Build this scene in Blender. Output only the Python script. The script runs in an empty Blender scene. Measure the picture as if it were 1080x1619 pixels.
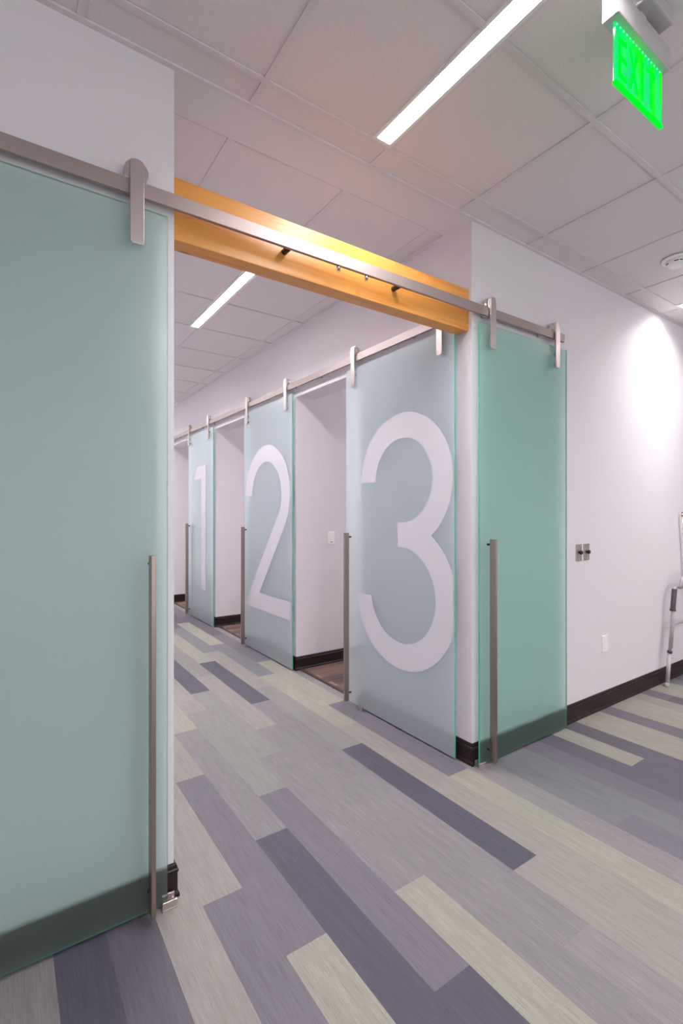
import bpy, bmesh, math, random
from mathutils import Vector
S = bpy.context.scene
COL = S.collection
random.seed(7)

# ------------------------------------------------------------------ materials
def lin(c):
    c = c / 255.0
    return c / 12.92 if c <= 0.04045 else ((c + 0.055) / 1.055) ** 2.4
def rgb(r, g, b):
    return (lin(r), lin(g), lin(b), 1.0)

def new_mat(name):
    m = bpy.data.materials.new(name); m.use_nodes = True
    nt = m.node_tree; nt.nodes.clear()
    out = nt.nodes.new('ShaderNodeOutputMaterial')
    return m, nt, out

def principled(name, col, rough=0.5, metal=0.0, spec=0.5, bump=None, emis=None, emis_s=0.0):
    m, nt, out = new_mat(name)
    p = nt.nodes.new('ShaderNodeBsdfPrincipled')
    p.inputs['Base Color'].default_value = col
    p.inputs['Roughness'].default_value = rough
    p.inputs['Metallic'].default_value = metal
    p.inputs['Specular IOR Level'].default_value = spec
    if emis:
        p.inputs['Emission Color'].default_value = emis
        p.inputs['Emission Strength'].default_value = emis_s
    if bump:
        sc, st, dist = bump
        tc = nt.nodes.new('ShaderNodeTexCoord'); n = nt.nodes.new('ShaderNodeTexNoise')
        n.inputs['Scale'].default_value = sc; n.inputs['Detail'].default_value = 3
        b = nt.nodes.new('ShaderNodeBump'); b.inputs['Strength'].default_value = st; b.inputs['Distance'].default_value = dist
        nt.links.new(tc.outputs['Object'], n.inputs['Vector']); nt.links.new(n.outputs['Fac'], b.inputs['Height'])
        nt.links.new(b.outputs['Normal'], p.inputs['Normal'])
    nt.links.new(p.outputs[0], out.inputs[0])
    return m

M = {}
M['wall'] = principled('painted_wall', rgb(223, 217, 222), 0.55, spec=0.3, bump=(180, 0.08, 0.002))
M['ceiling_frame'] = principled('ceiling_grid_paint', rgb(221, 213, 217), 0.6)
M['gyp'] = principled('ceiling_plaster', rgb(226, 219, 221), 0.8)
M['base'] = principled('dark_rubber_base', rgb(37, 24, 22), 0.42, spec=0.35)
M['threshold'] = principled('brown_threshold', rgb(70, 55, 52), 0.5)
M['white_plastic'] = principled('white_plastic', rgb(244, 240, 241), 0.35)
M['white_trim'] = principled('white_light_trim', rgb(235, 232, 232), 0.4)
M['dark'] = principled('black_plastic', rgb(22, 20, 20), 0.35)
M['grip'] = principled('dark_grip', rgb(66, 56, 62), 0.6)
M['alu'] = principled('anodised_aluminium', rgb(188, 182, 187), 0.45, metal=0.35)
M['rubber'] = principled('grey_rubber', rgb(168, 165, 168), 0.7)
M['red'] = principled('red_band', rgb(190, 70, 62), 0.5)
M['vinyl'] = principled('white_vinyl_film', rgb(214, 211, 219), 0.5, spec=0.3)
M['plate'] = principled('brushed_plate', rgb(182, 168, 162), 0.35, metal=0.7)
M['exit_body'] = principled('sign_housing_metal', rgb(190, 186, 188), 0.4, metal=0.3)

def brushed(name, col, rough, axis):
    m, nt, out = new_mat(name)
    p = nt.nodes.new('ShaderNodeBsdfPrincipled')
    p.inputs['Base Color'].default_value = col; p.inputs['Metallic'].default_value = 1.0
    tc = nt.nodes.new('ShaderNodeTexCoord'); mp = nt.nodes.new('ShaderNodeMapping')
    mp.inputs['Scale'].default_value = axis
    n = nt.nodes.new('ShaderNodeTexNoise'); n.inputs['Scale'].default_value = 1.0; n.inputs['Detail'].default_value = 2
    mr = nt.nodes.new('ShaderNodeMapRange'); mr.inputs[3].default_value = rough - 0.06; mr.inputs[4].default_value = rough + 0.08
    nt.links.new(tc.outputs['Object'], mp.inputs[0]); nt.links.new(mp.outputs[0], n.inputs['Vector'])
    nt.links.new(n.outputs['Fac'], mr.inputs[0]); nt.links.new(mr.outputs[0], p.inputs['Roughness'])
    b = nt.nodes.new('ShaderNodeBump'); b.inputs['Strength'].default_value = 0.06; b.inputs['Distance'].default_value = 0.001
    nt.links.new(n.outputs['Fac'], b.inputs['Height']); nt.links.new(b.outputs[0], p.inputs['Normal'])
    nt.links.new(p.outputs[0], out.inputs[0])
    return m
M['rail_x'] = brushed('brushed_steel_rail_long', rgb(172, 158, 156), 0.56, (6, 400, 400))
M['rail_y'] = brushed('brushed_steel_rail_corridor', rgb(176, 164, 162), 0.52, (400, 6, 400))
M['steel'] = brushed('brushed_stainless', rgb(212, 201, 198), 0.32, (400, 400, 6))
M['handle'] = brushed('brushed_stainless_dark_reflection', rgb(170, 154, 146), 0.34, (400, 400, 6))  # base colour darkened to stand in for dark reflections on the handles
M['chrome'] = principled('polished_steel', rgb(220, 214, 212), 0.15, metal=1.0)

def ceiling_tile():
    m, nt, out = new_mat('mineral_ceiling_tile')
    p = nt.nodes.new('ShaderNodeBsdfPrincipled'); p.inputs['Roughness'].default_value = 0.9
    p.inputs['Specular IOR Level'].default_value = 0.1
    tc = nt.nodes.new('ShaderNodeTexCoord')
    n = nt.nodes.new('ShaderNodeTexNoise'); n.inputs['Scale'].default_value = 320; n.inputs['Detail'].default_value = 4
    r = nt.nodes.new('ShaderNodeValToRGB')
    r.color_ramp.elements[0].position = 0.36; r.color_ramp.elements[0].color = rgb(221, 213, 215)
    r.color_ramp.elements[1].position = 0.56; r.color_ramp.elements[1].color = rgb(230, 223, 225)
    b = nt.nodes.new('ShaderNodeBump'); b.inputs['Strength'].default_value = 0.15; b.inputs['Distance'].default_value = 0.002
    L = nt.links.new
    L(tc.outputs['Object'], n.inputs['Vector']); L(n.outputs['Fac'], r.inputs[0]); L(r.outputs[0], p.inputs['Base Color'])
    L(n.outputs['Fac'], b.inputs['Height']); L(b.outputs[0], p.inputs['Normal']); L(p.outputs[0], out.inputs[0])
    return m
M['tile'] = ceiling_tile()

def floor_mat():
    m, nt, out = new_mat('woven_vinyl_planks')
    L = nt.links.new
    p = nt.nodes.new('ShaderNodeBsdfPrincipled'); p.inputs['Roughness'].default_value = 0.55
    p.inputs['Specular IOR Level'].default_value = 0.35
    at = nt.nodes.new('ShaderNodeAttribute'); at.attribute_name = 'plank'
    at2 = nt.nodes.new('ShaderNodeAttribute'); at2.attribute_name = 'seed'
    tc = nt.nodes.new('ShaderNodeTexCoord')
    add = nt.nodes.new('ShaderNodeVectorMath'); add.operation = 'MULTIPLY_ADD'
    add.inputs[1].default_value = (1, 1, 1)
    L(tc.outputs['Object'], add.inputs[0]); L(at2.outputs['Color'], add.inputs[2])
    mp = nt.nodes.new('ShaderNodeMapping'); mp.inputs['Scale'].default_value = (480, 9, 1)
    n = nt.nodes.new('ShaderNodeTexNoise'); n.inputs['Scale'].default_value = 1.0; n.inputs['Detail'].default_value = 3; n.inputs['Roughness'].default_value = 0.6
    L(add.outputs[0], mp.inputs[0]); L(mp.outputs[0], n.inputs['Vector'])
    mp2 = nt.nodes.new('ShaderNodeMapping'); mp2.inputs['Scale'].default_value = (40, 3, 1)
    n2 = nt.nodes.new('ShaderNodeTexNoise'); n2.inputs['Scale'].default_value = 1.0; n2.inputs['Detail'].default_value = 2
    L(add.outputs[0], mp2.inputs[0]); L(mp2.outputs[0], n2.inputs['Vector'])
    # tiny cross weave
    mp3 = nt.nodes.new('ShaderNodeMapping'); mp3.inputs['Scale'].default_value = (260, 420, 1)
    n3 = nt.nodes.new('ShaderNodeTexNoise'); n3.inputs['Scale'].default_value = 1.0; n3.inputs['Detail'].default_value = 1
    L(add.outputs[0], mp3.inputs[0]); L(mp3.outputs[0], n3.inputs['Vector'])
    r1 = nt.nodes.new('ShaderNodeMapRange'); r1.inputs[1].default_value = 0.3; r1.inputs[2].default_value = 0.7; r1.inputs[3].default_value = 0.80; r1.inputs[4].default_value = 1.20
    r2 = nt.nodes.new('ShaderNodeMapRange'); r2.inputs[1].default_value = 0.3; r2.inputs[2].default_value = 0.7; r2.inputs[3].default_value = 0.93; r2.inputs[4].default_value = 1.06
    r3 = nt.nodes.new('ShaderNodeMapRange'); r3.inputs[1].default_value = 0.3; r3.inputs[2].default_value = 0.7; r3.inputs[3].default_value = 0.90; r3.inputs[4].default_value = 1.09
    L(n.outputs['Fac'], r1.inputs[0]); L(n2.outputs['Fac'], r2.inputs[0]); L(n3.outputs['Fac'], r3.inputs[0])
    m1 = nt.nodes.new('ShaderNodeMath'); m1.operation = 'MULTIPLY'; L(r1.outputs[0], m1.inputs[0]); L(r2.outputs[0], m1.inputs[1])
    m2 = nt.nodes.new('ShaderNodeMath'); m2.operation = 'MULTIPLY'; L(m1.outputs[0], m2.inputs[0]); L(r3.outputs[0], m2.inputs[1])
    vm = nt.nodes.new('ShaderNodeVectorMath'); vm.operation = 'SCALE'
    L(at.outputs['Color'], vm.inputs[0]); L(m2.outputs[0], vm.inputs['Scale']); L(vm.outputs[0], p.inputs['Base Color'])
    b = nt.nodes.new('ShaderNodeBump'); b.inputs['Strength'].default_value = 0.2; b.inputs['Distance'].default_value = 0.001
    L(n.outputs['Fac'], b.inputs['Height']); L(b.outputs[0], p.inputs['Normal']); L(p.outputs[0], out.inputs[0])
    return m
M['floor'] = floor_mat()

def room_carpet():
    m, nt, out = new_mat('brown_striped_carpet')
    L = nt.links.new
    p = nt.nodes.new('ShaderNodeBsdfPrincipled'); p.inputs['Roughness'].default_value = 0.8
    tc = nt.nodes.new('ShaderNodeTexCoord')
    br = nt.nodes.new('ShaderNodeTexBrick')
    br.inputs['Scale'].default_value = 1.0; br.inputs['Brick Width'].default_value = 0.9; br.inputs['Row Height'].default_value = 0.11
    br.inputs['Mortar Size'].default_value = 0.001
    br.inputs['Color1'].default_value = rgb(150, 122, 112); br.inputs['Color2'].default_value = rgb(92, 72, 76)
    br.inputs['Mortar'].default_value = rgb(90, 75, 75)
    mp = nt.nodes.new('ShaderNodeMapping'); mp.inputs['Scale'].default_value = (4, 90, 1)
    n = nt.nodes.new('ShaderNodeTexNoise'); n.inputs['Scale'].default_value = 1; n.inputs['Detail'].default_value = 3
    r = nt.nodes.new('ShaderNodeValToRGB')
    r.color_ramp.elements[0].position = 0.35; r.color_ramp.elements[0].color = (0.35, 0.3, 0.38, 1)
    r.color_ramp.elements[1].position = 0.65; r.color_ramp.elements[1].color = (1.25, 1.15, 0.95, 1)
    mx = nt.nodes.new('ShaderNodeMix'); mx.data_type = 'RGBA'; mx.blend_type = 'MULTIPLY'; mx.inputs[0].default_value = 0.8
    L(tc.outputs['Object'], br.inputs['Vector']); L(tc.outputs['Object'], mp.inputs[0]); L(mp.outputs[0], n.inputs['Vector'])
    L(n.outputs['Fac'], r.inputs[0]); L(br.outputs['Color'], mx.inputs[6]); L(r.outputs[0], mx.inputs[7])
    L(mx.outputs[2], p.inputs['Base Color']); L(p.outputs[0], out.inputs[0])
    return m
M['carpet'] = room_carpet()

def wood():
    m, nt, out = new_mat('varnished_fir')
    L = nt.links.new
    p = nt.nodes.new('ShaderNodeBsdfPrincipled'); p.inputs['Roughness'].default_value = 0.38
    tc = nt.nodes.new('ShaderNodeTexCoord')
    mp = nt.nodes.new('ShaderNodeMapping'); mp.inputs['Scale'].default_value = (0.7, 16, 16)
    n = nt.nodes.new('ShaderNodeTexNoise'); n.inputs['Scale'].default_value = 2.0; n.inputs['Detail'].default_value = 3; n.inputs['Distortion'].default_value = 0.15
    w = nt.nodes.new('ShaderNodeMath'); w.operation = 'MULTIPLY'; w.inputs[1].default_value = 16
    s = nt.nodes.new('ShaderNodeMath'); s.operation = 'SINE'
    mr = nt.nodes.new('ShaderNodeMapRange'); mr.inputs[1].default_value = -1; mr.inputs[2].default_value = 1
    r = nt.nodes.new('ShaderNodeValToRGB')
    r.color_ramp.elements[0].position = 0.0; r.color_ramp.elements[0].color = rgb(205, 132, 54)
    r.color_ramp.elements[1].position = 0.7; r.color_ramp.elements[1].color = rgb(216, 150, 74)
    # knots
    v = nt.nodes.new('ShaderNodeTexVoronoi'); v.inputs['Scale'].default_value = 2.2
    mpv = nt.nodes.new('ShaderNodeMapping'); mpv.inputs['Scale'].default_value = (0.9, 2.2, 2.2); mpv.inputs['Location'].default_value = (0.35, 0.2, 0.1)
    rv = nt.nodes.new('ShaderNodeValToRGB')
    rv.color_ramp.elements[0].position = 0.03; rv.color_ramp.elements[0].color = (0.3, 0.16, 0.07, 1)
    rv.color_ramp.elements[1].position = 0.07; rv.color_ramp.elements[1].color = (1, 1, 1, 1)
    mx = nt.nodes.new('ShaderNodeMix'); mx.data_type = 'RGBA'; mx.blend_type = 'MULTIPLY'; mx.inputs[0].default_value = 1.0
    L(tc.outputs['Object'], mp.inputs[0]); L(mp.outputs[0], n.inputs['Vector']); L(n.outputs['Fac'], w.inputs[0]); L(w.outputs[0], s.inputs[0])
    L(s.outputs[0], mr.inputs[0]); L(mr.outputs[0], r.inputs[0])
    L(tc.outputs['Object'], mpv.inputs[0]); L(mpv.outputs[0], v.inputs['Vector']); L(v.outputs['Distance'], rv.inputs[0])
    L(r.outputs[0], mx.inputs[6]); L(rv.outputs[0], mx.inputs[7]); L(mx.outputs[2], p.inputs['Base Color'])
    L(p.outputs[0], out.inputs[0])
    return m
M['wood'] = wood()

def frosted(name, tint, body, f_clear, f_rough, f_diff, gloss=0.25):
    # etched face: a little straight see-through, blurred refraction, a milky body that lets light on, a soft sheen
    m, nt, out = new_mat(name)
    L = nt.links.new
    tr = nt.nodes.new('ShaderNodeBsdfTransparent'); tr.inputs[0].default_value = tint
    rf = nt.nodes.new('ShaderNodeBsdfRefraction'); rf.inputs['Color'].default_value = tint; rf.inputs['Roughness'].default_value = 0.42; rf.inputs['IOR'].default_value = 1.35
    df = nt.nodes.new('ShaderNodeBsdfDiffuse'); df.inputs['Color'].default_value = body
    tl = nt.nodes.new('ShaderNodeBsdfTranslucent'); tl.inputs['Color'].default_value = body
    gl = nt.nodes.new('ShaderNodeBsdfGlossy'); gl.inputs['Roughness'].default_value = gloss; gl.inputs['Color'].default_value = (0.95, 0.97, 0.97, 1)
    m1 = nt.nodes.new('ShaderNodeMixShader'); m1.inputs[0].default_value = f_rough / (f_clear + f_rough)
    L(tr.outputs[0], m1.inputs[1]); L(rf.outputs[0], m1.inputs[2])
    m2 = nt.nodes.new('ShaderNodeMixShader'); m2.inputs[0].default_value = 0.35
    L(df.outputs[0], m2.inputs[1]); L(tl.outputs[0], m2.inputs[2])
    m3 = nt.nodes.new('ShaderNodeMixShader'); m3.inputs[0].default_value = f_diff / (f_clear + f_rough + f_diff)
    L(m1.outputs[0], m3.inputs[1]); L(m2.outputs[0], m3.inputs[2])
    fr = nt.nodes.new('ShaderNodeFresnel'); fr.inputs[0].default_value = 1.33
    m4 = nt.nodes.new('ShaderNodeMixShader')
    L(fr.outputs[0], m4.inputs[0]); L(m3.outputs[0], m4.inputs[1]); L(gl.outputs[0], m4.inputs[2])
    L(m4.outputs[0], out.inputs[0])
    return m
def clear_back(name, tint):
    m, nt, out = new_mat(name)
    tr = nt.nodes.new('ShaderNodeBsdfTransparent'); tr.inputs[0].default_value = tint
    nt.links.new(tr.outputs[0], out.inputs[0])
    return m
M['frost_left'] = frosted('etched_grey_green_glass', (0.87, 0.955, 0.93, 1), rgb(214, 238, 230), 0.42, 0.46, 0.11)
M['frost_green'] = frosted('etched_green_glass', (0.80, 0.97, 0.92, 1), rgb(202, 240, 228), 0.42, 0.46, 0.12)
M['frost_blue'] = frosted('etched_pale_glass', (0.88, 0.95, 0.95, 1), rgb(232, 243, 250), 0.22, 0.18, 0.60)
M['glass_back'] = clear_back('clear_glass_back', (0.93, 0.985, 0.97, 1))
M['glass_edge'] = principled('polished_green_glass_edge', rgb(84, 182, 160), 0.15, spec=0.6)

def emission(name, col, s):
    m, nt, out = new_mat(name)
    e = nt.nodes.new('ShaderNodeEmission'); e.inputs[0].default_value = col; e.inputs[1].default_value = s
    nt.links.new(e.outputs[0], out.inputs[0]); return m
LAMP = 24.0
M['lamp'] = emission('lit_diffuser', (1.0, 0.962, 0.972, 1), LAMP)
M['led'] = emission('green_led', (0.12, 1.0, 0.5, 1), 0.3)
def sign_panel():
    m, nt, out = new_mat('edge_lit_green_acrylic'); L = nt.links.new
    e = nt.nodes.new('ShaderNodeEmission'); e.inputs[0].default_value = (0.0, 0.85, 0.10, 1); e.inputs[1].default_value = 0.24
    tr = nt.nodes.new('ShaderNodeBsdfTransparent'); tr.inputs[0].default_value = (0.5, 1, 0.6, 1)
    tc = nt.nodes.new('ShaderNodeTexCoord'); mp = nt.nodes.new('ShaderNodeMapping'); mp.inputs['Scale'].default_value = (26, 26, 5)
    n = nt.nodes.new('ShaderNodeTexNoise'); n.inputs['Scale'].default_value = 1.0; n.inputs['Detail'].default_value = 2
    cr = nt.nodes.new('ShaderNodeValToRGB')
    cr.color_ramp.elements[0].position = 0.42; cr.color_ramp.elements[0].color = (0.0, 0.62, 0.16, 1)
    cr.color_ramp.elements[1].position = 0.58; cr.color_ramp.elements[1].color = (0.0, 0.95, 0.0, 1)
    L(tc.outputs['Object'], mp.inputs[0]); L(mp.outputs[0], n.inputs['Vector']); L(n.outputs['Fac'], cr.inputs[0]); L(cr.outputs[0], e.inputs[0])
    gl = nt.nodes.new('ShaderNodeBsdfGlossy'); gl.inputs['Roughness'].default_value = 0.08
    mx = nt.nodes.new('ShaderNodeMixShader'); mx.inputs[0].default_value = 0.16
    L(e.outputs[0], mx.inputs[1]); L(tr.outputs[0], mx.inputs[2])
    m2 = nt.nodes.new('ShaderNodeMixShader'); m2.inputs[0].default_value = 0.08
    L(mx.outputs[0], m2.inputs[1]); L(gl.outputs[0], m2.inputs[2]); L(m2.outputs[0], out.inputs[0])
    return m
M['sign'] = sign_panel()
M['sign_letter'] = emission('lit_green_letters', (0.0, 1.0, 0.02, 1), 0.22)

# ------------------------------------------------------------------ mesh helpers
IDM = lambda p: p
def box(bm, x0, x1, y0, y1, z0, z1, f=IDM, mi=0):
    vs = [bm.verts.new(f((x, y, z))) for x in (x0, x1) for y in (y0, y1) for z in (z0, z1)]
    fs = []
    for q in ((0, 1, 3, 2), (4, 6, 7, 5), (0, 4, 5, 1), (2, 3, 7, 6), (0, 2, 6, 4), (1, 5, 7, 3)):
        fc = bm.faces.new([vs[i] for i in q]); fc.material_index = mi; fs.append(fc)
    return fs
def tube(bm, pts, r, n=12, f=IDM, mi=0):
    P = [Vector(f(p)) for p in pts]; rings = []
    rr = r if isinstance(r, (list, tuple)) else [r] * len(P)
    up = None
    for i, p in enumerate(P):
        if i == 0: d = P[1] - P[0]
        elif i == len(P) - 1: d = P[-1] - P[-2]
        else: d = (P[i + 1] - P[i]).normalized() + (P[i] - P[i - 1]).normalized()
        d.normalize()
        if up is None:
            a = Vector((0, 0, 1)) if abs(d.z) < 0.9 else Vector((1, 0, 0))
            u = d.cross(a).normalized()
        else:
            u = (up - d * up.dot(d)).normalized()
        up = u; v = d.cross(u)
        rings.append([bm.verts.new(p + (u * math.cos(2 * math.pi * k / n) + v * math.sin(2 * math.pi * k / n)) * rr[i]) for k in range(n)])
    for a, b in zip(rings, rings[1:]):
        for k in range(n):
            fc = bm.faces.new((a[k], a[(k + 1) % n], b[(k + 1) % n], b[k])); fc.smooth = True; fc.material_index = mi
    for ring in (rings[0], rings[-1]):
        fc = bm.faces.new(ring); fc.material_index = mi
def prism(bm, pts, n0, n1, f=IDM, mi=0):
    """pts in (s, z); extruded between depths n0 and n1: f takes (s, n, z)"""
    a = [bm.verts.new(f((s, n0, z))) for s, z in pts]; b = [bm.verts.new(f((s, n1, z))) for s, z in pts]
    k = len(pts)
    for i in range(k):
        fc = bm.faces.new((a[i], a[(i + 1) % k], b[(i + 1) % k], b[i])); fc.material_index = mi
    bm.faces.new(a).material_index = mi; bm.faces.new(b).material_index = mi
def make(name, bm, mats, parent=None, bevel=0.0, origin=None, segs=2, autosmooth=False):
    bmesh.ops.recalc_face_normals(bm, faces=bm.faces[:])
    me = bpy.data.meshes.new(name)
    if origin is not None:
        bmesh.ops.translate(bm, vec=-Vector(origin), verts=bm.verts[:])
    bm.to_mesh(me); bm.free()
    for m in (mats if isinstance(mats, (list, tuple)) else [mats]): me.materials.append(m)
    o = bpy.data.objects.new(name, me); COL.objects.link(o)
    if origin is not None: o.location = origin
    if parent is not None:
        o.parent = parent
        if origin is not None: o.location = Vector(origin) - parent.location
        else: o.location = -Vector(parent.location)
    if bevel:
        b = o.modifiers.new('bevel', 'BEVEL'); b.width = bevel; b.segments = segs; b.limit_method = 'ANGLE'; b.angle_limit = math.radians(40)
        b.harden_normals = False
    return o
def tag(o, label=None, cat=None, group=None, kind=None):
    if label: o['label'] = label
    if cat: o['category'] = cat
    if group: o['group'] = group
    if kind: o['kind'] = kind
    return o
def empty(name, loc):
    o = bpy.data.objects.new(name, None); COL.objects.link(o); o.location = loc; o.empty_display_size = 0.1
    return o
def struct(name, bm, mats, label=None, cat=None, **k):
    o = make(name, bm, mats, **k); o['kind'] = 'structure'
    return tag(o, label, cat)
NB = bmesh.new

# ------------------------------------------------------------------ main dimensions (metres)
H = 3.048
YW = 1.838           # face of the long front wall
XC = 2.155           # face of the numbered corridor wall
XL = 0.517           # left side of the corridor opening
TH = 0.187
FM = lambda p: (p[0], YW - p[1], p[2])        # (s, n, z) on the front wall
FN = lambda p: (XC - p[1], p[0], p[2])        # (s, n, z) on the corridor wall
XR, XW, YB, YE = 7.6, -3.2, -3.4, 9.6
OPEN = [(2.853, 3.835), (4.901, 5.865), (6.86, 7.83)]
OH = 2.447

# ------------------------------------------------------------------ walls
b = NB(); box(b, XW, XL, YW, YW + TH, 0, H); struct('wall_left', b, M['wall'], 'pale lavender wall behind the large left glass door', 'wall')
b = NB(); box(b, XL - 0.12, XL, YW + TH, YE, 0, H); struct('wall_corridor_left', b, M['wall'], 'pale corridor wall hidden behind the left glass door', 'wall')
b = NB(); box(b, XC, XR, YW, YW + TH, 0, H); struct('wall_right', b, M['wall'], 'pale wall to the right of the plain green glass door', 'wall')
b = NB()
prev = YW + TH
for a, c in OPEN:
    box(b, XC, XC + TH, prev, a, 0, H); box(b, XC, XC + TH, a, c, OH, H); prev = c
box(b, XC, XC + TH, prev, YE, 0, H)
struct('wall_corridor_right', b, M['wall'], 'corridor wall with three door openings behind the numbered glass doors', 'wall')
for i, (a, c) in enumerate(OPEN):
    b = NB(); box(b, XC + TH, 5.2, c, c + 0.12, 0, H)
    struct('wall_partition_%s' % ('near', 'middle', 'far')[i], b, M['wall'], 'white side wall seen through the %s open doorway' % ('nearest', 'middle', 'farthest')[i], 'wall')
b = NB(); box(b, XC, 5.3, YE, YE + 0.1, 0, H); struct('wall_end', b, M['wall'])
def added_window(name, x0, x1, y, n, f=IDM):  # unseen glazing, added so world light brightens walls and ceilings
    b = NB()
    for k in range(n + 1):
        xm = x0 + (x1 - x0) * k / n; box(b, xm - 0.03, xm + 0.03, y, y + 0.1, 0, H, f)
    for z in (0.03, 2.1, H - 0.03): box(b, x0, x1, y + 0.005, y + 0.095, z - 0.03, z + 0.03, f)
    o = struct(name, b, M['white_trim'])
    b = NB(); box(b, x0, x1, y + 0.045, y + 0.055, 0.03, H - 0.03, f); make('pane', b, M['glass_back'], o)
added_window('added_window_1', XW, XR, YB - 0.1, 8)
added_window('added_window_2', XL - 0.12, XC, YE, 2)
added_window('added_window_3', YW + TH, YE, 5.2, 6, lambda p: (p[1], p[0], p[2]))
b = NB(); box(b, XR, XR + 0.1, YB, YW + TH, 0, H); struct('wall_far_right', b, M['wall'])
b = NB(); box(b, XW - 0.1, XW, YB, YW + TH, 0, H); struct('wall_far_left', b, M['wall'])

# ------------------------------------------------------------------ floor of woven planks
PAL = {'A': (150, 147, 137), 'L': (145, 139, 135), 'B': (134, 131, 129), 'G': (127, 123, 126), 'T': (117, 117, 122), 'P': (133, 128, 131),
       'C': (111, 106, 115), 'E': (98, 93, 103), 'D': (83, 80, 93)}
X0, PW, PLN = 0.130, 0.1524, 1.2192
COLS = {
    -3: ([0.9], 'BC'), -2: ([0.3], 'CB'), -1: ([0.6], 'GG'), 0: ([0.95, 2.17], 'BDC'), 1: ([0.35, 2.17], 'LEB'),
    2: ([0.9, 2.3], 'LLL'), 3: ([0.5, 1.727, 2.946], 'BCLA'), 4: ([0.17, 1.382, 2.593, 3.81], 'CACLB'),
    5: ([0.72, 1.943, 3.165, 4.385], 'DDGAB'), 6: ([1.03, 2.235, 3.43, 4.65], 'DCBLB'),
    7: ([0.17, 1.387, 2.583, 3.79, 5.0], 'BAGBDB'), 8: ([0.5, 1.722, 2.93, 4.15, 5.37], 'GGGLBT'),
    9: ([0.9, 2.12, 3.343, 4.52, 5.74], 'PGGDAB'), 10: ([1.203, 2.397, 3.615, 4.83, 6.05], 'LDBLTE'),
    11: ([1.44, 2.65, 3.865, 5.07, 6.3], 'LLATAE'), 12: ([0.6, 1.828, 3.015, 4.24, 5.46, 6.66], 'AACACEC'),
    13: ([0.84], 'PP'), 14: ([1.112], 'CT'), 15: ([0.3], 'CT'), 16: ([0.7], 'CC'), 17: ([0.45], 'CE'),
    18: ([1.324], 'EA'), 19: ([0.2], 'EE'), 20: ([0.7], 'BA'), 21: ([0.4], 'CA'), 22: ([1.436], 'CC'), 23: ([0.8], 'LA'),
    24: ([1.1], 'AA'), 25: ([0.6], 'BL'), 26: ([1.64], 'EC'), 27: ([1.0], 'LA'), 28: ([0.6], 'BA'), 29: ([0.9], 'TT'), 30: ([1.3], 'AE'), 31: ([1.0], 'CA')}
def build_floor():
    bm = NB()
    cl = bm.loops.layers.float_color.new('plank'); sl = bm.loops.layers.float_color.new('seed')
    def quad(x0, x1, y0, y1, c):
        fc = bm.faces.new([bm.verts.new(p) for p in ((x0, y0, 0), (x1, y0, 0), (x1, y1, 0), (x0, y1, 0))])
        j = 1 + random.uniform(-0.025, 0.025)
        c4 = (lin(c[0]) * j, lin(c[1]) * j, lin(c[2]) * j, 1); sd = (random.uniform(0, 30), random.uniform(0, 30), 0, 1)
        for l in fc.loops: l[cl] = c4; l[sl] = sd
    for k in range(-22, 50):
        xa = X0 + k * PW; xb = xa + PW
        if xb <= XW or xa >= XR: continue
        xa = max(xa, XW); xb = min(xb, XR)
        yend = YE if xa < XC + 0.05 else YW
        if k in COLS: js, sh = COLS[k]; js = list(js)
        else: js, sh = [random.uniform(0, 1.2)], random.choice('ABCTL') + random.choice('ABCEL')
        sh = list(sh)
        while js[0] > YB: js.insert(0, js[0] - PLN); sh.insert(0, sh[0] if k >= 13 else random.choice('ALBTCED'))
        while js[-1] < yend: js.append(js[-1] + PLN); sh.append(sh[-1] if k >= 13 else random.choice('ALBTC'))
        ys = [-99] + js + [99]
        for i, s in enumerate(sh):
            y0 = max(ys[i], YB); y1 = min(ys[i + 1], yend)
            if y1 - y0 > 1e-4: quad(xa, xb, y0, y1, PAL[s])
    # thickness below
    me_faces = bm.faces[:]
    box(bm, XW, XR, YB, YW, -0.05, -0.002); box(bm, XL - 0.12, XC + TH, YW, YE, -0.05, -0.002)
    o = make('floor', bm, M['floor']); o['kind'] = 'structure'
    for p in o.data.polygons:
        if p.index < len(me_faces) and p.normal.z < 0: p.flip()
    tag(o, 'floor of narrow woven planks in cream, grey and purple tones', 'floor')
build_floor()
b = NB(); box(b, XC + 0.045, 5.2, YW + TH, YE, -0.03, 0.004)
struct('floor_rooms', b, M['carpet'], 'brown striped carpet inside the open doorways', 'floor')
b = NB()
for a, c in OPEN: box(b, XC + 0.025, XC + 0.055, a, c, -0.01, 0.008)
struct('trim_1', b, M['threshold'], 'dark threshold strips where corridor planks meet brown carpet', 'trim')

# ------------------------------------------------------------------ baseboards
PROF = [(0, 0), (0.017, 0), (0.017, 0.012), (0.014, 0.018), (0.011, 0.022), (0.011, 0.088), (0.014, 0.092), (0.014, 0.099), (0.010, 0.102), (0.009, 0.114), (0.005, 0.12), (0, 0.12)]
def bb_path(bm, pts, left=True):
    """profile swept along a floor polyline; the protrusion lies to the right of travel"""
    rings = []
    V = [Vector((x, y)) for x, y in pts]
    for i, p in enumerate(V):
        nr = []
        if i > 0: d = (V[i] - V[i - 1]).normalized(); nr.append(Vector((d.y, -d.x)))
        if i < len(V) - 1: d = (V[i + 1] - V[i]).normalized(); nr.append(Vector((d.y, -d.x)))
        if len(nr) == 2:
            m = (nr[0] + nr[1]).normalized(); m = m / m.dot(nr[0])
        else: m = nr[0]
        rings.append([bm.verts.new((p.x + m.x * t, p.y + m.y * t, z)) for t, z in PROF])
    n = len(PROF)
    for a, c in zip(rings, rings[1:]):
        for k in range(n): bm.faces.new((a[k], a[(k + 1) % n], c[(k + 1) % n], c[k]))
    bm.faces.new(rings[0]); bm.faces.new(rings[-1])
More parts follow.
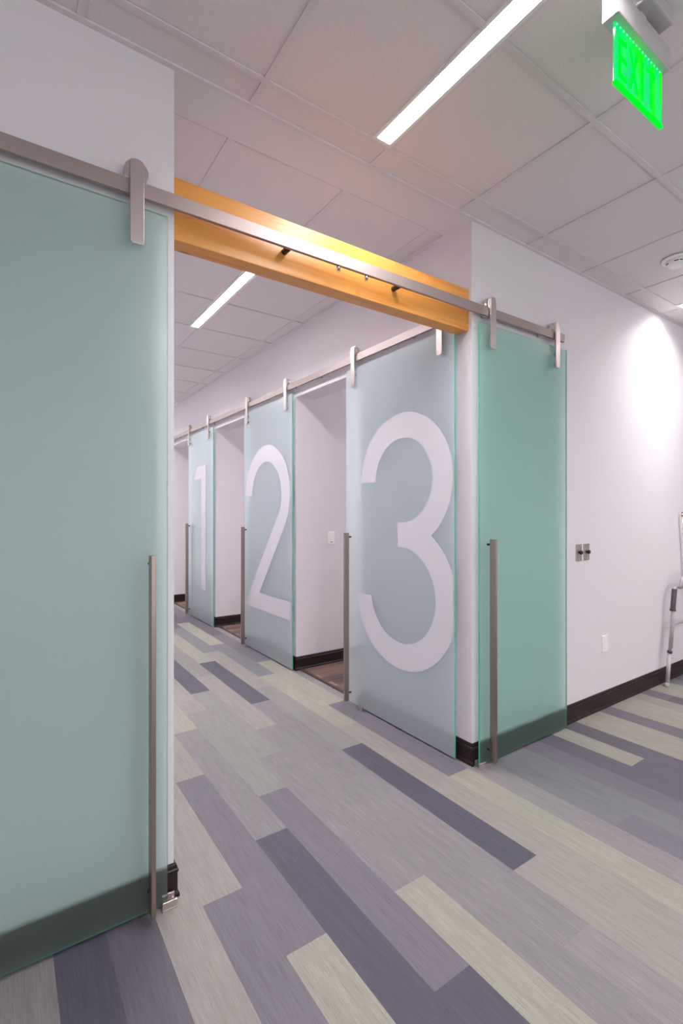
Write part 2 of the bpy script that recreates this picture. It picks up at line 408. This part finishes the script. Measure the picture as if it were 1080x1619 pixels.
b = NB(); bb_path(b, [(XW, YW), (XL, YW), (XL, YE)]); struct('baseboard_left', b, M['base'], 'dark baseboard showing through the foot of the large left glass door', 'baseboard')
b = NB(); bb_path(b, [(XC + TH + 0.6, OPEN[0][0] - 0.0), (XC, OPEN[0][0]), (XC, YW), (XR, YW)]); struct('baseboard_right', b, M['base'], 'dark moulded baseboard around the wall corner and along the right wall', 'baseboard')
b = NB(); bb_path(b, [(3.4, OPEN[1][0]), (XC, OPEN[1][0]), (XC, OPEN[0][1]), (5.2, OPEN[0][1])]); struct('baseboard_middle', b, M['base'], 'dark baseboard entering the nearest open doorway', 'baseboard')
b = NB(); bb_path(b, [(3.4, OPEN[2][0]), (XC, OPEN[2][0]), (XC, OPEN[1][1]), (5.2, OPEN[1][1])]); struct('baseboard_far', b, M['base'], 'dark baseboard entering the middle open doorway', 'baseboard')
b = NB(); bb_path(b, [(XC, YE), (XC, OPEN[2][1]), (5.2, OPEN[2][1])]); struct('baseboard_end', b, M['base'], 'dark baseboard in the farthest open doorway', 'baseboard')

# ------------------------------------------------------------------ ceiling
TX, TY, TP = 1.4269, 1.692, 0.6096
LWD = 0.078
LAMPS = [(1.375, 1.668), (1.375 + 5 * TP, 1.668), (1.375, -0.77), (1.375 + 5 * TP, -0.77), (1.375 - 5 * TP, -0.77),
         (1.388, 4.28), (1.388, 6.3), (1.388, 8.3), (4.2, 3.6), (4.2, 5.6), (4.2, 7.6)]
def slab(bm, x0, x1, y0, y1):
    hs = [(x - LWD / 2, x + LWD / 2, y - (1.524 if y == 4.28 else 1.2192), y) for x, y in LAMPS if x0 < x < x1 and y0 < y - 0.6 < y1]
    xs = sorted({x0, x1} | {h[0] for h in hs} | {h[1] for h in hs}); ys = sorted({y0, y1} | {h[2] for h in hs} | {h[3] for h in hs})
    for a, c in zip(xs, xs[1:]):
        for d, e in zip(ys, ys[1:]):
            mx, my = (a + c) / 2, (d + e) / 2
            if any(h[0] < mx < h[1] and h[2] < my < h[3] for h in hs): continue
            box(bm, a, c, d, e, H + 0.006, H + 0.06)
b = NB()
slab(b, XW, XR, YB, YW)
slab(b, XL, XC, YW + TH + 0.016, YE)
slab(b, XC + TH, 5.2, YW + TH, YE)
struct('ceiling', b, M['tile'], 'suspended ceiling of pale speckled square tiles', 'ceiling')
b = NB(); box(b, XL, XC, YW, YW + TH + 0.012, H - 0.001, H + 0.05)
struct('ceiling_strip', b, M['gyp'], 'smooth ceiling strip between room and corridor above the timber beam', 'ceiling')
b = NB(); w = 0.012
xs = []; x = TX - 8 * TP
while x < XR: xs.append(x) if x > XW else None; x += TP
LX = [1.375, 1.375 + 5 * TP, 1.375 - 5 * TP]
for x in xs: box(b, x - w, x + w, YB, YW - 0.01, H, H + 0.005)
y = TY
while y > YB:
    cuts = sorted((lx - LWD / 2 - 0.013, lx + LWD / 2 + 0.013) for lx, ly in LAMPS if ly - 1.23 < y < ly + 0.01 and ly < YW)
    xa = XW
    for c0, c1 in cuts: box(b, xa, c0, y - w, y + w, H - 0.0004, H + 0.0046); xa = c1
    box(b, xa, XR, y - w, y + w, H - 0.0004, H + 0.0046); y -= TP
box(b, XL, XC, YW - 0.022, YW, H - 0.003, H + 0.005); box(b, XW, XL, YW - 0.022, YW, H - 0.003, H + 0.005); box(b, XC, XR, YW - 0.022, YW, H - 0.003, H + 0.005)
struct('trim_2', b, M['ceiling_frame'], 'white tile grid of the ceiling in the front room', 'ceiling grid')
b = NB()
for x in (TX - TP, TX, TX + TP): box(b, x - w, x + w, YW + TH + 0.012, YE, H, H + 0.005)
for yy in [3.07 - TP + i * TP for i in range(12)]:
    if any(ly > YW and ly - (1.53 if ly == 4.28 else 1.23) < yy < ly + 0.01 and lx < XC for lx, ly in LAMPS):
        box(b, XL, 1.388 - LWD / 2 - 0.013, yy - w, yy + w, H - 0.0004, H + 0.0046); box(b, 1.388 + LWD / 2 + 0.013, XC, yy - w, yy + w, H - 0.0004, H + 0.0046)
    else: box(b, XL, XC, yy - w, yy + w, H - 0.0004, H + 0.0046)
box(b, XC - 0.022, XC, YW + TH + 0.012, YE, H - 0.003, H + 0.005)
struct('trim_3', b, M['ceiling_frame'], 'white tile grid of the corridor ceiling beyond the beam', 'ceiling grid')

b = NB(); box(b, XL, XC, YW + TH + 0.010, YW + TH + 0.018, H + 0.003, H + 0.05)
struct('trim_4', b, M['threshold'], 'thin brown joint line between the ceiling strip and the corridor ceiling', 'trim')

# ------------------------------------------------------------------ linear lights
def light(x, y1, label, length=1.2192, wd=0.078):
    y0 = y1 - length
    t = empty('linear_ceiling_light', (x, (y0 + y1) / 2, H)); tag(t, label, 'ceiling light', 'slim linear lights set in the tiled ceiling')
    b = NB(); box(b, x - wd / 2 + 0.003, x + wd / 2 - 0.003, y0 + 0.003, y1 - 0.003, H + 0.032, H + 0.040); make('diffuser', b, M['lamp'], t)
    b = NB()
    for (xa, xb, ya, yb) in ((x - wd / 2, x - wd / 2 + 0.003, y0, y1), (x + wd / 2 - 0.003, x + wd / 2, y0, y1), (x - wd / 2, x + wd / 2, y0, y0 + 0.003), (x - wd / 2, x + wd / 2, y1 - 0.003, y1)):
        box(b, xa, xb, ya, yb, H - 0.002, H + 0.044)
    for (xa, xb, ya, yb) in ((x - wd / 2 - 0.012, x - wd / 2, y0 - 0.012, y1 + 0.012), (x + wd / 2, x + wd / 2 + 0.012, y0 - 0.012, y1 + 0.012), (x - wd / 2, x + wd / 2, y0 - 0.012, y0), (x - wd / 2, x + wd / 2, y1, y1 + 0.012)):
        box(b, xa, xb, ya, yb, H - 0.002, H + 0.0055)
    box(b, x - wd / 2, x + wd / 2, y0, y1, H + 0.044, H + 0.050)
    make('frame', b, M['white_trim'], t)
    return t
light(LX[0], 1.668, 'long bright linear light at the top of the picture in front of the wall corner')
light(1.388, 4.28, 'linear light in the corridor ceiling seen below the timber beam', 1.524)
light(LX[1] , 1.668, 'linear light cut off by the right edge above the far right wall')
for x_, y_, l_ in ((LX[0], -0.77, 'added linear light, unseen behind the camera in line with the corridor'),  # unseen fixtures added as fill for the front room
                   (LX[1], -0.77, 'added linear light, unseen behind the camera on the right side'),
                   (LX[2], -0.77, 'added linear light, unseen behind the camera on the left side'),
                   (1.388, 6.3, 'added linear light in the middle of the corridor ceiling, unseen behind the left door'),  # hidden fixtures added to brighten the corridor
                   (1.388, 8.3, 'added linear light, unseen at the far end of the corridor'),
                   (4.2, 3.6, 'added linear light, unseen inside the room behind glass door 3'),  # out-of-view fixtures added to lift the room side walls
                   (4.2, 5.6, 'added linear light, unseen inside the room behind glass door 2'),
                   (4.2, 7.6, 'added linear light, unseen inside the room behind glass door 1')):
    light(x_, y_, l_)

# ------------------------------------------------------------------ timber beam
b = NB(); box(b, XL + 0.001, XC - 0.002, 1.858, 1.94, 2.432, 2.666)
tag(make('timber_beam', b, M['wood'], bevel=0.003, origin=(1.335, 1.9, 2.432)), 'varnished orange timber beam spanning the corridor opening behind the steel rail', 'beam')

# ------------------------------------------------------------------ rails
def rail(name, f, s0, s1, mat, stands, stops, label, deep=0.0, tilt=lambda s: 0.0):
    org = Vector(f(((s0 + s1) / 2, 0.055, 2.532)))
    t = empty(name, org); tag(t, label, 'rail')
    b = NB(); box(b, s0, s1, 0.036, 0.052, 2.511, 2.563, lambda p: f((p[0], p[1], p[2] + tilt(p[0])))); make('rail_bar', b, mat, t, bevel=0.0012)
    for s in stands:
        b = NB(); tube(b, [(s, -deep + 0.001, 2.530), (s, 0.037, 2.530)], 0.0125, 16, f); make('standoff', b, M['dark'] if deep else M['steel'], t)
    for s in stops:
        b = NB(); tube(b, [(s, 0.044, 2.512), (s, 0.044, 2.500), (s, 0.044, 2.4995), (s, 0.044, 2.491), (s, 0.044, 2.4905), (s, 0.044, 2.481)],
                       [0.006, 0.006, 0.0105, 0.0105, 0.0085, 0.0085], 16, f)
        st = make('stop_bolt', b, M['chrome'], t)
    return t
rail('sliding_door_rail', FM, -1.25, 2.992, M['rail_x'], [-0.85, -0.235, 0.372, 2.24, 2.775], [1.222, 1.377], 'long flat brushed steel rail crossing the opening in front of the timber beam', tilt=lambda s: -0.009 + 0.0043 * s)
tr = [o for o in COL.objects if o.name == 'sliding_door_rail'][0]
for s in (0.985, 1.595):
    b = NB(); tube(b, [(s, -0.019, 2.524), (s, 0.037, 2.524)], 0.0135, 16, FM); make('standoff', b, M['dark'], tr)
rail('sliding_door_rail', FN, 1.95, 9.3, M['rail_y'], [2.3, 3.4, 4.35, 5.35, 6.3, 7.3, 8.3], [3.76, 3.98, 5.78, 7.7], 'brushed steel rail running down the corridor above doors 3, 2 and 1')

# ------------------------------------------------------------------ sliding glass doors
def digit_outline(d):
    P = []
    def arc(cx, cz, R, a0, a1, n=40):
        for i in range(n + 1):
            a = math.radians(a0 + (a1 - a0) * i / n); P.append((cx - R * math.cos(a), cz + R * math.sin(a)))
    # x runs to the viewer's right as -s, so cx - R cos a puts angle 0 on the viewer's right
    if d == 3:
        c1, z1, Ro, Ri = 2.372, 1.62, 0.435, 0.272
        c2, z2, So, Si = 2.385, 0.877, 0.48, 0.31
        dx, dz = c2 - c1, z2 - z1; D = math.hypot(dx, dz); aa = (Ro * Ro - So * So + D * D) / (2 * D); hh = math.sqrt(Ro * Ro - aa * aa)
        ws, wz = min((c1 + aa * dx / D + q * hh * dz / D, z1 + aa * dz / D - q * hh * dx / D) for q in (1, -1))
        w1 = math.degrees(math.atan2(wz - z1, c1 - ws)); w2 = math.degrees(math.atan2(wz - z2, c2 - ws))
        arc(c1, z1, Ro, 180, w1); arc(c2, z2, So, w2, -175); arc(c2, z2, Si, -172, 90 + math.degrees(math.asin(0.030 / Si)))
        k = math.degrees(math.asin(0.043 / Ri)); arc(c1, z1, Ri, -90 - k, 180)
        return [(max(s, 1.936), z) for s, z in P]
    if d == 2:
        c, z, Ro, Ri = 4.357, 1.585, 0.485, 0.321
        a = math.degrees(math.atan2(-0.63, 0.777))
        arc(c, z, Ro, 180, a); P += [(4.511, 0.607), (3.0, 0.607), (3.0, 0.441), (4.87, 0.441)]
        arc(c, z, Ri, a, 180)
        return [(max(s, 3.868), z) for s, z in P]
    return [(6.097, 2.02), (6.446, 2.02), (6.55, 1.85), (6.267, 1.85), (6.267, 0.42), (6.097, 0.42)]

def door(idx, f, s0, s1, glass, hangers, handle_s, label, digit=None):
    org = Vector(f(((s0 + s1) / 2, 0.037, 0.012)))
    t = empty('door_%d' % idx, org); tag(t, label, 'sliding door', None, 'structure')
    b = NB(); fs = box(b, s0, s1, 0.032, 0.042, 0.012, 2.472, f)
    b.normal_update()
    p = make('glass_panel', b, [glass, M['glass_back'], M['glass_edge']], t)
    tag(p, 'pane of frosted glass with green polished edges')
    outn = Vector(f((0, 1, 0))) - Vector(f((0, 0, 0)))
    for pl in p.data.polygons:
        d_ = pl.normal.dot(outn); pl.material_index = 0 if d_ > 0.9 else (1 if d_ < -0.9 else 2)
    for hs in hangers:
        b = NB(); pts = []
        hw, zt, zb = 0.0225, 2.621, 2.331
        for i in range(13): a = math.radians(50 + 80 * i / 12); pts.append((hs + 0.036 * math.cos(a), zt - 0.036 + 0.036 * math.sin(a)))
        pts = [(hs + hw, zt - 0.008)] + [q for q in pts if abs(q[0] - hs) < hw] + [(hs - hw, zt - 0.008)]
        r_ = 0.010
        pts += [(hs - hw, zb + r_)] + [(hs - hw + r_ - r_ * math.cos(math.radians(a)), zb + r_ - r_ * math.sin(math.radians(a))) for a in (30, 60, 90)]
        pts += [(hs + hw - r_ + r_ * math.sin(math.radians(a)), zb + r_ - r_ * math.cos(math.radians(a))) for a in (0, 30, 60)] + [(hs + hw, zb + r_)]
        prism(b, pts, 0.0565, 0.0655, f); hg = make('hanger', b, M['steel'], t, bevel=0.001)
        b = NB(); zc = 2.584
        tube(b, [(hs, 0.0300, zc), (hs, 0.0352, zc), (hs, 0.0356, zc), (hs, 0.0522, zc), (hs, 0.0526, zc), (hs, 0.0560, zc)], [0.039, 0.039, 0.021, 0.021, 0.039, 0.039], 40, f)
        make('wheel', b, M['chrome'], hg).matrix_parent_inverse.identity()
        b = NB(); tube(b, [(hs, 0.020, zc), (hs, 0.0562, zc)], 0.007, 16, f); make('axle', b, M['dark'], hg)
        b = NB(); tube(b, [(hs, 0.042, 2.42), (hs, 0.0567, 2.42)], 0.012, 20, f); make('spacer', b, M['steel'], hg)
        b = NB(); tube(b, [(hs, 0.042, 2.36), (hs, 0.0567, 2.36)], 0.012, 20, f); make('spacer', b, M['steel'], hg)
    if handle_s is not None:
        b = NB(); box(b, handle_s, handle_s + 0.0155, 0.064, 0.104, 0.03, 1.262, f); hd = make('handle', b, M['handle'], t, bevel=0.0012)
        for z in (0.085, 1.232):
            b = NB(); tube(b, [(handle_s + 0.008, 0.042, z), (handle_s + 0.008, 0.065, z)], 0.0065, 16, f); make('standoff', b, M['dark'], hd)
    if digit:
        b = NB(); prism(b, digit_outline(digit), 0.0424, 0.0432, f)
        b.normal_update(); bmesh.ops.triangulate(b, faces=[q for q in b.faces if len(q.verts) > 4])
        g = make('number_graphic', b, M['vinyl'], t); tag(g, 'tall white numeral %d applied to the frosted glass' % digit)
    return t
# children built in world coordinates need their parent's offset removed twice over for sub-parts
door(1, FM, -0.377, 0.483, M['frost_left'], [0.375, -0.24], 0.413, 'large frosted green glass sliding door filling the left edge of the picture')
door(2, FM, 2.172, 3.030, M['frost_green'], [2.262, 2.896], 2.228, 'plain frosted green glass sliding door on the right wall beside the corner')
door(3, FN, 1.928, 3.000, M['frost_blue'], [2.026, 2.888], 2.930, 'frosted glass sliding door with the large white number 3', 3)
door(4, FN, 3.835, 4.893, M['frost_blue'], [3.930, 4.786], 4.822, 'frosted glass sliding door with the large white number 2', 2)
door(5, FN, 5.830, 6.800, M['frost_blue'], [5.970, 6.740], 6.735, 'frosted glass sliding door with the large white number 1', 1)

# ------------------------------------------------------------------ floor guides
def guide(f, s, label, flip=1):
    t = empty('floor_guide', f((s, 0.04, 0))); tag(t, label, 'floor guide', 'steel guides for the sliding glass')
    b = NB()
    box(b, s - 0.026, s + 0.026, 0.018, 0.062, 0.0, 0.005, f); make('base_plate', b, M['steel'], t, bevel=0.001)
    b = NB(); box(b, s - 0.026, s + 0.026, 0.052, 0.062, 0.005, 0.032, f); make('front_lip', b, M['steel'], t, bevel=0.002)
    b = NB(); box(b, s - 0.020, s + 0.026, 0.0185, 0.026, 0.005, 0.034, f); make('back_lip', b, M['steel'], t, bevel=0.002)
guide(FM, 0.487, 'small steel floor guide at the foot of the large left glass door')
guide(FM, 2.176, 'small steel floor guide at the wall corner under the plain green door')
guide(FN, 2.80, 'small steel floor guide under the open edge of door 3')
guide(FN, 4.85, 'small steel floor guide under the open edge of door 2')

# ------------------------------------------------------------------ exit sign
ex = empty('exit_sign', (1.70, 0.755, H)); tag(ex, 'edge-lit green exit sign hanging from the ceiling at top right', 'exit sign')
b = NB(); box(b, 1.635, 1.80, 0.695, 0.800, H - 0.045, H + 0.002); make('canopy', b, M['exit_body'], ex, bevel=0.006)
b = NB(); box(b, 1.505, 1.855, 0.728, 0.778, 2.905, 2.985); make('housing', b, M['exit_body'], ex, bevel=0.004)
b = NB(); box(b, 1.66, 1.70, 0.735, 0.770, 2.985, H - 0.045); make('stem', b, M['exit_body'], ex)
b = NB(); box(b, 1.527, 1.842, 0.748, 0.755, 2.722, 2.905); pn = make('panel', b, M['sign'], ex, bevel=0.001); tag(pn, 'glowing green acrylic panel')
b = NB(); box(b, 1.527, 1.842, 0.746, 0.757, 2.718, 2.727); make('panel_edge', b, M['sign_letter'], pn).location -= Vector((0, 0, 0))
b = NB()
for i in range(15): 
    xx = 1.535 + i * 0.0205; box(b, xx - 0.002, xx + 0.002, 0.7455, 0.748, 2.896, 2.900)
make('led_row', b, M['led'], ex)
b = NB()
def stroke(x0, x1, z0, z1): box(b, x0, x1, 0.7468, 0.7478, z0, z1)
zb, zt, sw = 2.745, 2.87, 0.015
x = 1.545; stroke(x, x + sw, zb, zt)
for z in (zb, (zb + zt) / 2 - sw / 2, zt - sw): stroke(x + sw, x + 0.052, z, z + sw)
x = 1.61
def diag(xa, za, xb, zb_):
    prism(b, [(xa, za), (xa + sw, za), (xb + sw, zb_), (xb, zb_)], 0.7468, 0.7478)
diag(x, zb, x + 0.048, zt); diag(x + 0.048, zb, x, zt)
x = 1.692; stroke(x, x + sw, zb, zt)
x = 1.726; stroke(x, x + 0.066, zt - sw, zt); stroke(x + 0.0255, x + 0.0405, zb, zt - sw)
make('lettering', b, M['sign_letter'], pn)

# ------------------------------------------------------------------ smoke detector
sd = empty('smoke_detector', (3.58, 1.37, H)); tag(sd, 'round white smoke detector on the ceiling at the right edge', 'smoke detector')
b = NB(); tube(b, [(3.58, 1.37, H), (3.58, 1.37, H - 0.008), (3.58, 1.37, H - 0.012)], [0.085, 0.085, 0.078], 40); make('base', b, M['white_plastic'], sd)
b = NB(); tube(b, [(3.58, 1.37, H - 0.012), (3.58, 1.37, H - 0.03), (3.58, 1.37, H - 0.042), (3.58, 1.37, H - 0.046)], [0.062, 0.058, 0.048, 0.030], 40); bd = make('body', b, M['white_plastic'], sd)
for a in (200, 230, 265, 320, 20, 80, 140):
    ca, sa = math.cos(math.radians(a)), math.sin(math.radians(a))
    cx, cy = 3.58 + 0.0565 * ca, 1.37 + 0.0565 * sa
    b = NB(); tube(b, [(cx - 0.012 * sa, cy + 0.012 * ca, H - 0.028), (cx + 0.012 * sa, cy - 0.012 * ca, H - 0.028)], 0.0035, 6)
    make('vent_slot', b, M['dark'], bd)

# ------------------------------------------------------------------ wall plates
def plate(s, z0, z1, wd, f, name, label, cat, mat, group=None):
    t = empty(name, f((s, 0, (z0 + z1) / 2))); tag(t, label, cat, group)
    b = NB(); box(b, s - wd / 2, s + wd / 2, -0.001, 0.006, z0, z1, f); make('plate', b, mat, t, bevel=0.002)
    return t
for s, lb in ((3.244, 'left of two brushed steel plates with black knobs on the right wall'), (3.341, 'right of two brushed steel plates with black knobs on the right wall')):
    t = plate(s, 1.080, 1.194, 0.070, FM, 'wall_knob_plate', lb, 'wall plate', M['plate'], 'knob plates on the right wall')
    b = NB(); tube(b, [(s, 0.006, 1.138), (s, 0.014, 1.138), (s, 0.0145, 1.138), (s, 0.026, 1.138), (s, 0.028, 1.138)], [0.008, 0.008, 0.014, 0.013, 0.010], 20, FM); make('knob', b, M['dark'], t)
    for z in (1.094, 1.181):
        b = NB(); tube(b, [(s, 0.006, z), (s, 0.0075, z)], 0.003, 8, FM); make('screw', b, M['chrome'], t)
t = plate(3.59, 0.402, 0.520, 0.076, FM, 'wall_outlet', 'white blank outlet cover low on the right wall', 'outlet', M['white_plastic'])
b = NB(); box(b, 3.59 - 0.017, 3.59 + 0.017, 0.006, 0.0085, 0.428, 0.494, FM); make('socket_insert', b, M['white_plastic'], t)
FP = lambda p: (p[0], OPEN[0][1] - p[1], p[2])
t = plate(2.528, 1.118, 1.235, 0.074, FP, 'light_switch', 'white rocker light switch on the wall inside the nearest doorway', 'light switch', M['white_plastic'])
b = NB(); box(b, 2.528 - 0.017, 2.528 + 0.017, 0.006, 0.010, 1.146, 1.212, FP); make('rocker', b, M['white_plastic'], t, bevel=0.001)
b = NB(); box(b, 2.528 - 0.010, 2.528 + 0.010, 0.0085, 0.0108, 1.133, 1.139, FP); make('indicator', b, M['dark'], t)

# ------------------------------------------------------------------ walker at the right edge
wk = empty('walking_frame', (4.75, 1.72, 0)); tag(wk, 'aluminium walking frame with dark grips standing against the right wall', 'walker')
def bend(pts, r=0.05, n=6):
    out = [Vector(pts[0])]
    for i in range(1, len(pts) - 1):
        p0, p1, p2 = Vector(pts[i - 1]), Vector(pts[i]), Vector(pts[i + 1])
        a = p1 + (p0 - p1).normalized() * r; c = p1 + (p2 - p1).normalized() * r
        for k in range(n + 1):
            t_ = k / n; out.append((1 - t_) ** 2 * a + 2 * t_ * (1 - t_) * p1 + t_ * t_ * c)
    out.append(Vector(pts[-1])); return out
YK = 1.765
def leg(x0, x1, y0=YK, y1=YK):
    at = lambda z: (x0 + (x1 - x0) * z / 0.79, y0 + (y1 - y0) * z / 0.79, z)
    b = NB(); tube(b, [at(0.02), at(0.27)], 0.0155, 16); lg = make('leg', b, M['alu'], wk)
    b = NB(); tube(b, [(at(0)[0], at(0)[1], 0.0), (at(0)[0], at(0)[1], 0.006), at(0.03)], [0.017, 0.019, 0.0175], 16); make('rubber_foot', b, M['rubber'], lg)
    b = NB(); tube(b, [at(0.265), at(0.285)], 0.0185, 16); make('collar', b, M['grip'], lg)
    return at
at = leg(4.425, 4.565)
b = NB(); tube(b, [at(0.27), at(0.79)], 0.0125, 16); make('upper_tube', b, M['alu'], wk)
b = NB(); tube(b, [at(0.60), at(0.603), at(0.615), at(0.62), at(0.78)], [0.021, 0.0225, 0.0225, 0.019, 0.019], 20); make('grip', b, M['grip'], wk)
b = NB(); tube(b, bend([at(0.74), (at(0.79)[0] + 0.008, YK, 0.79), (4.9, YK, 0.775)], 0.012), 0.0125, 14); make('side_bar', b, M['alu'], wk)
b = NB(); tube(b, bend([(4.602, YK - 0.03, 0.78), (4.615, YK - 0.03, 0.872), (5.1, YK - 0.03, 0.872), (5.12, YK - 0.03, 0.78)], 0.055), 0.0115, 14); make('top_bar', b, M['alu'], wk)
b = NB(); tube(b, bend([(at(0.29)[0] + 0.026, YK, 0.30), (at(0.5)[0] + 0.02, YK, 0.495), (4.95, YK, 0.478), (5.15, YK, 0.3)], 0.05), 0.0105, 14); make('cross_bar', b, M['alu'], wk)
at2 = leg(5.28, 5.12)
b = NB(); tube(b, [at2(0.27), at2(0.79)], 0.0125, 16); make('upper_tube', b, M['alu'], wk)
b = NB(); tube(b, [at2(0.60), at2(0.603), at2(0.615), at2(0.62), at2(0.78)], [0.021, 0.0225, 0.0225, 0.019, 0.019], 20); make('grip', b, M['grip'], wk)
b = NB(); tube(b, bend([(4.9, YK, 0.775), (at2(0.79)[0], YK, 0.79), at2(0.74)], 0.012), 0.0125, 14); make('side_bar', b, M['alu'], wk)
leg(4.60, 4.66, YK - 0.16, YK - 0.05); leg(5.16, 5.08, YK - 0.16, YK - 0.05)
b = NB(); tube(b, [(4.66, YK - 0.05, 0.27), (4.70, YK - 0.03, 0.78)], 0.0125, 14); make('upper_tube', b, M['alu'], wk)
b = NB(); tube(b, [(5.08, YK - 0.05, 0.27), (5.02, YK - 0.03, 0.78)], 0.0125, 14); make('upper_tube', b, M['alu'], wk)
# pole leaning on the wall behind the walker
yp = 1.802; tp = Vector((4.829, yp, 1.414)); bt = Vector((5.02, yp, 0.0)); pd = (tp - bt).normalized()
pp = empty('leaning_pole', bt); tag(pp, 'white pole with a dark and red top leaning on the wall behind the walking frame', 'pole')
b = NB(); tube(b, [bt + pd * 0.03, tp - pd * 0.035], 0.0115, 16); make('tube', b, M['white_plastic'], pp)
b = NB(); tube(b, [tp - pd * 0.035, tp - pd * 0.025], 0.0125, 16); make('band', b, M['red'], pp)
b = NB(); tube(b, [tp - pd * 0.025, tp - pd * 0.008], 0.0135, 16); make('grip_end', b, M['white_plastic'], pp)
b = NB(); tube(b, [tp - pd * 0.008, tp], [0.0125, 0.009], 16); make('cap', b, M['grip'], pp)
b = NB(); tube(b, [bt + pd * 0.004, bt + pd * 0.03], [0.0145, 0.0135], 20); make('foot', b, M['dark'], pp)

# sub-parts were placed relative to the world origin: put them right for parents that already carry an offset
bpy.context.view_layer.update()
for o in COL.objects:
    if o.parent is not None and o.parent.parent is not None:
        o.location = (0, 0, 0)

# ------------------------------------------------------------------ camera, world, view
cam = bpy.data.cameras.new('camera'); co = bpy.data.objects.new('camera', cam); COL.objects.link(co)
co.location = (0, 0, 1.41)
co.rotation_euler = (math.radians(90 + 0.088), 0, -0.604221)
cam.sensor_fit = 'VERTICAL'; cam.sensor_height = 36.0; cam.lens = 773.38 / 1619 * 36.0
cam.clip_start = 0.02; cam.clip_end = 60
S.camera = co
w_ = bpy.data.worlds.new('world'); S.world = w_; w_.use_nodes = True
w_.node_tree.nodes['Background'].inputs[0].default_value = (1.0, 0.925, 0.95, 1); w_.node_tree.nodes['Background'].inputs[1].default_value = 0.29
S.view_settings.view_transform = 'Standard'; S.view_settings.look = 'None'
S.view_settings.exposure = 2.6; S.view_settings.gamma = 1.0; S.view_settings.use_curve_mapping = False
S.cycles.use_denoising = True
S.cycles.max_bounces = 12; S.cycles.diffuse_bounces = 6; S.cycles.glossy_bounces = 4; S.cycles.transmission_bounces = 8; S.cycles.transparent_max_bounces = 12
S.cycles.sample_clamp_indirect = 4.0
S.cycles.blur_glossy = 0.5
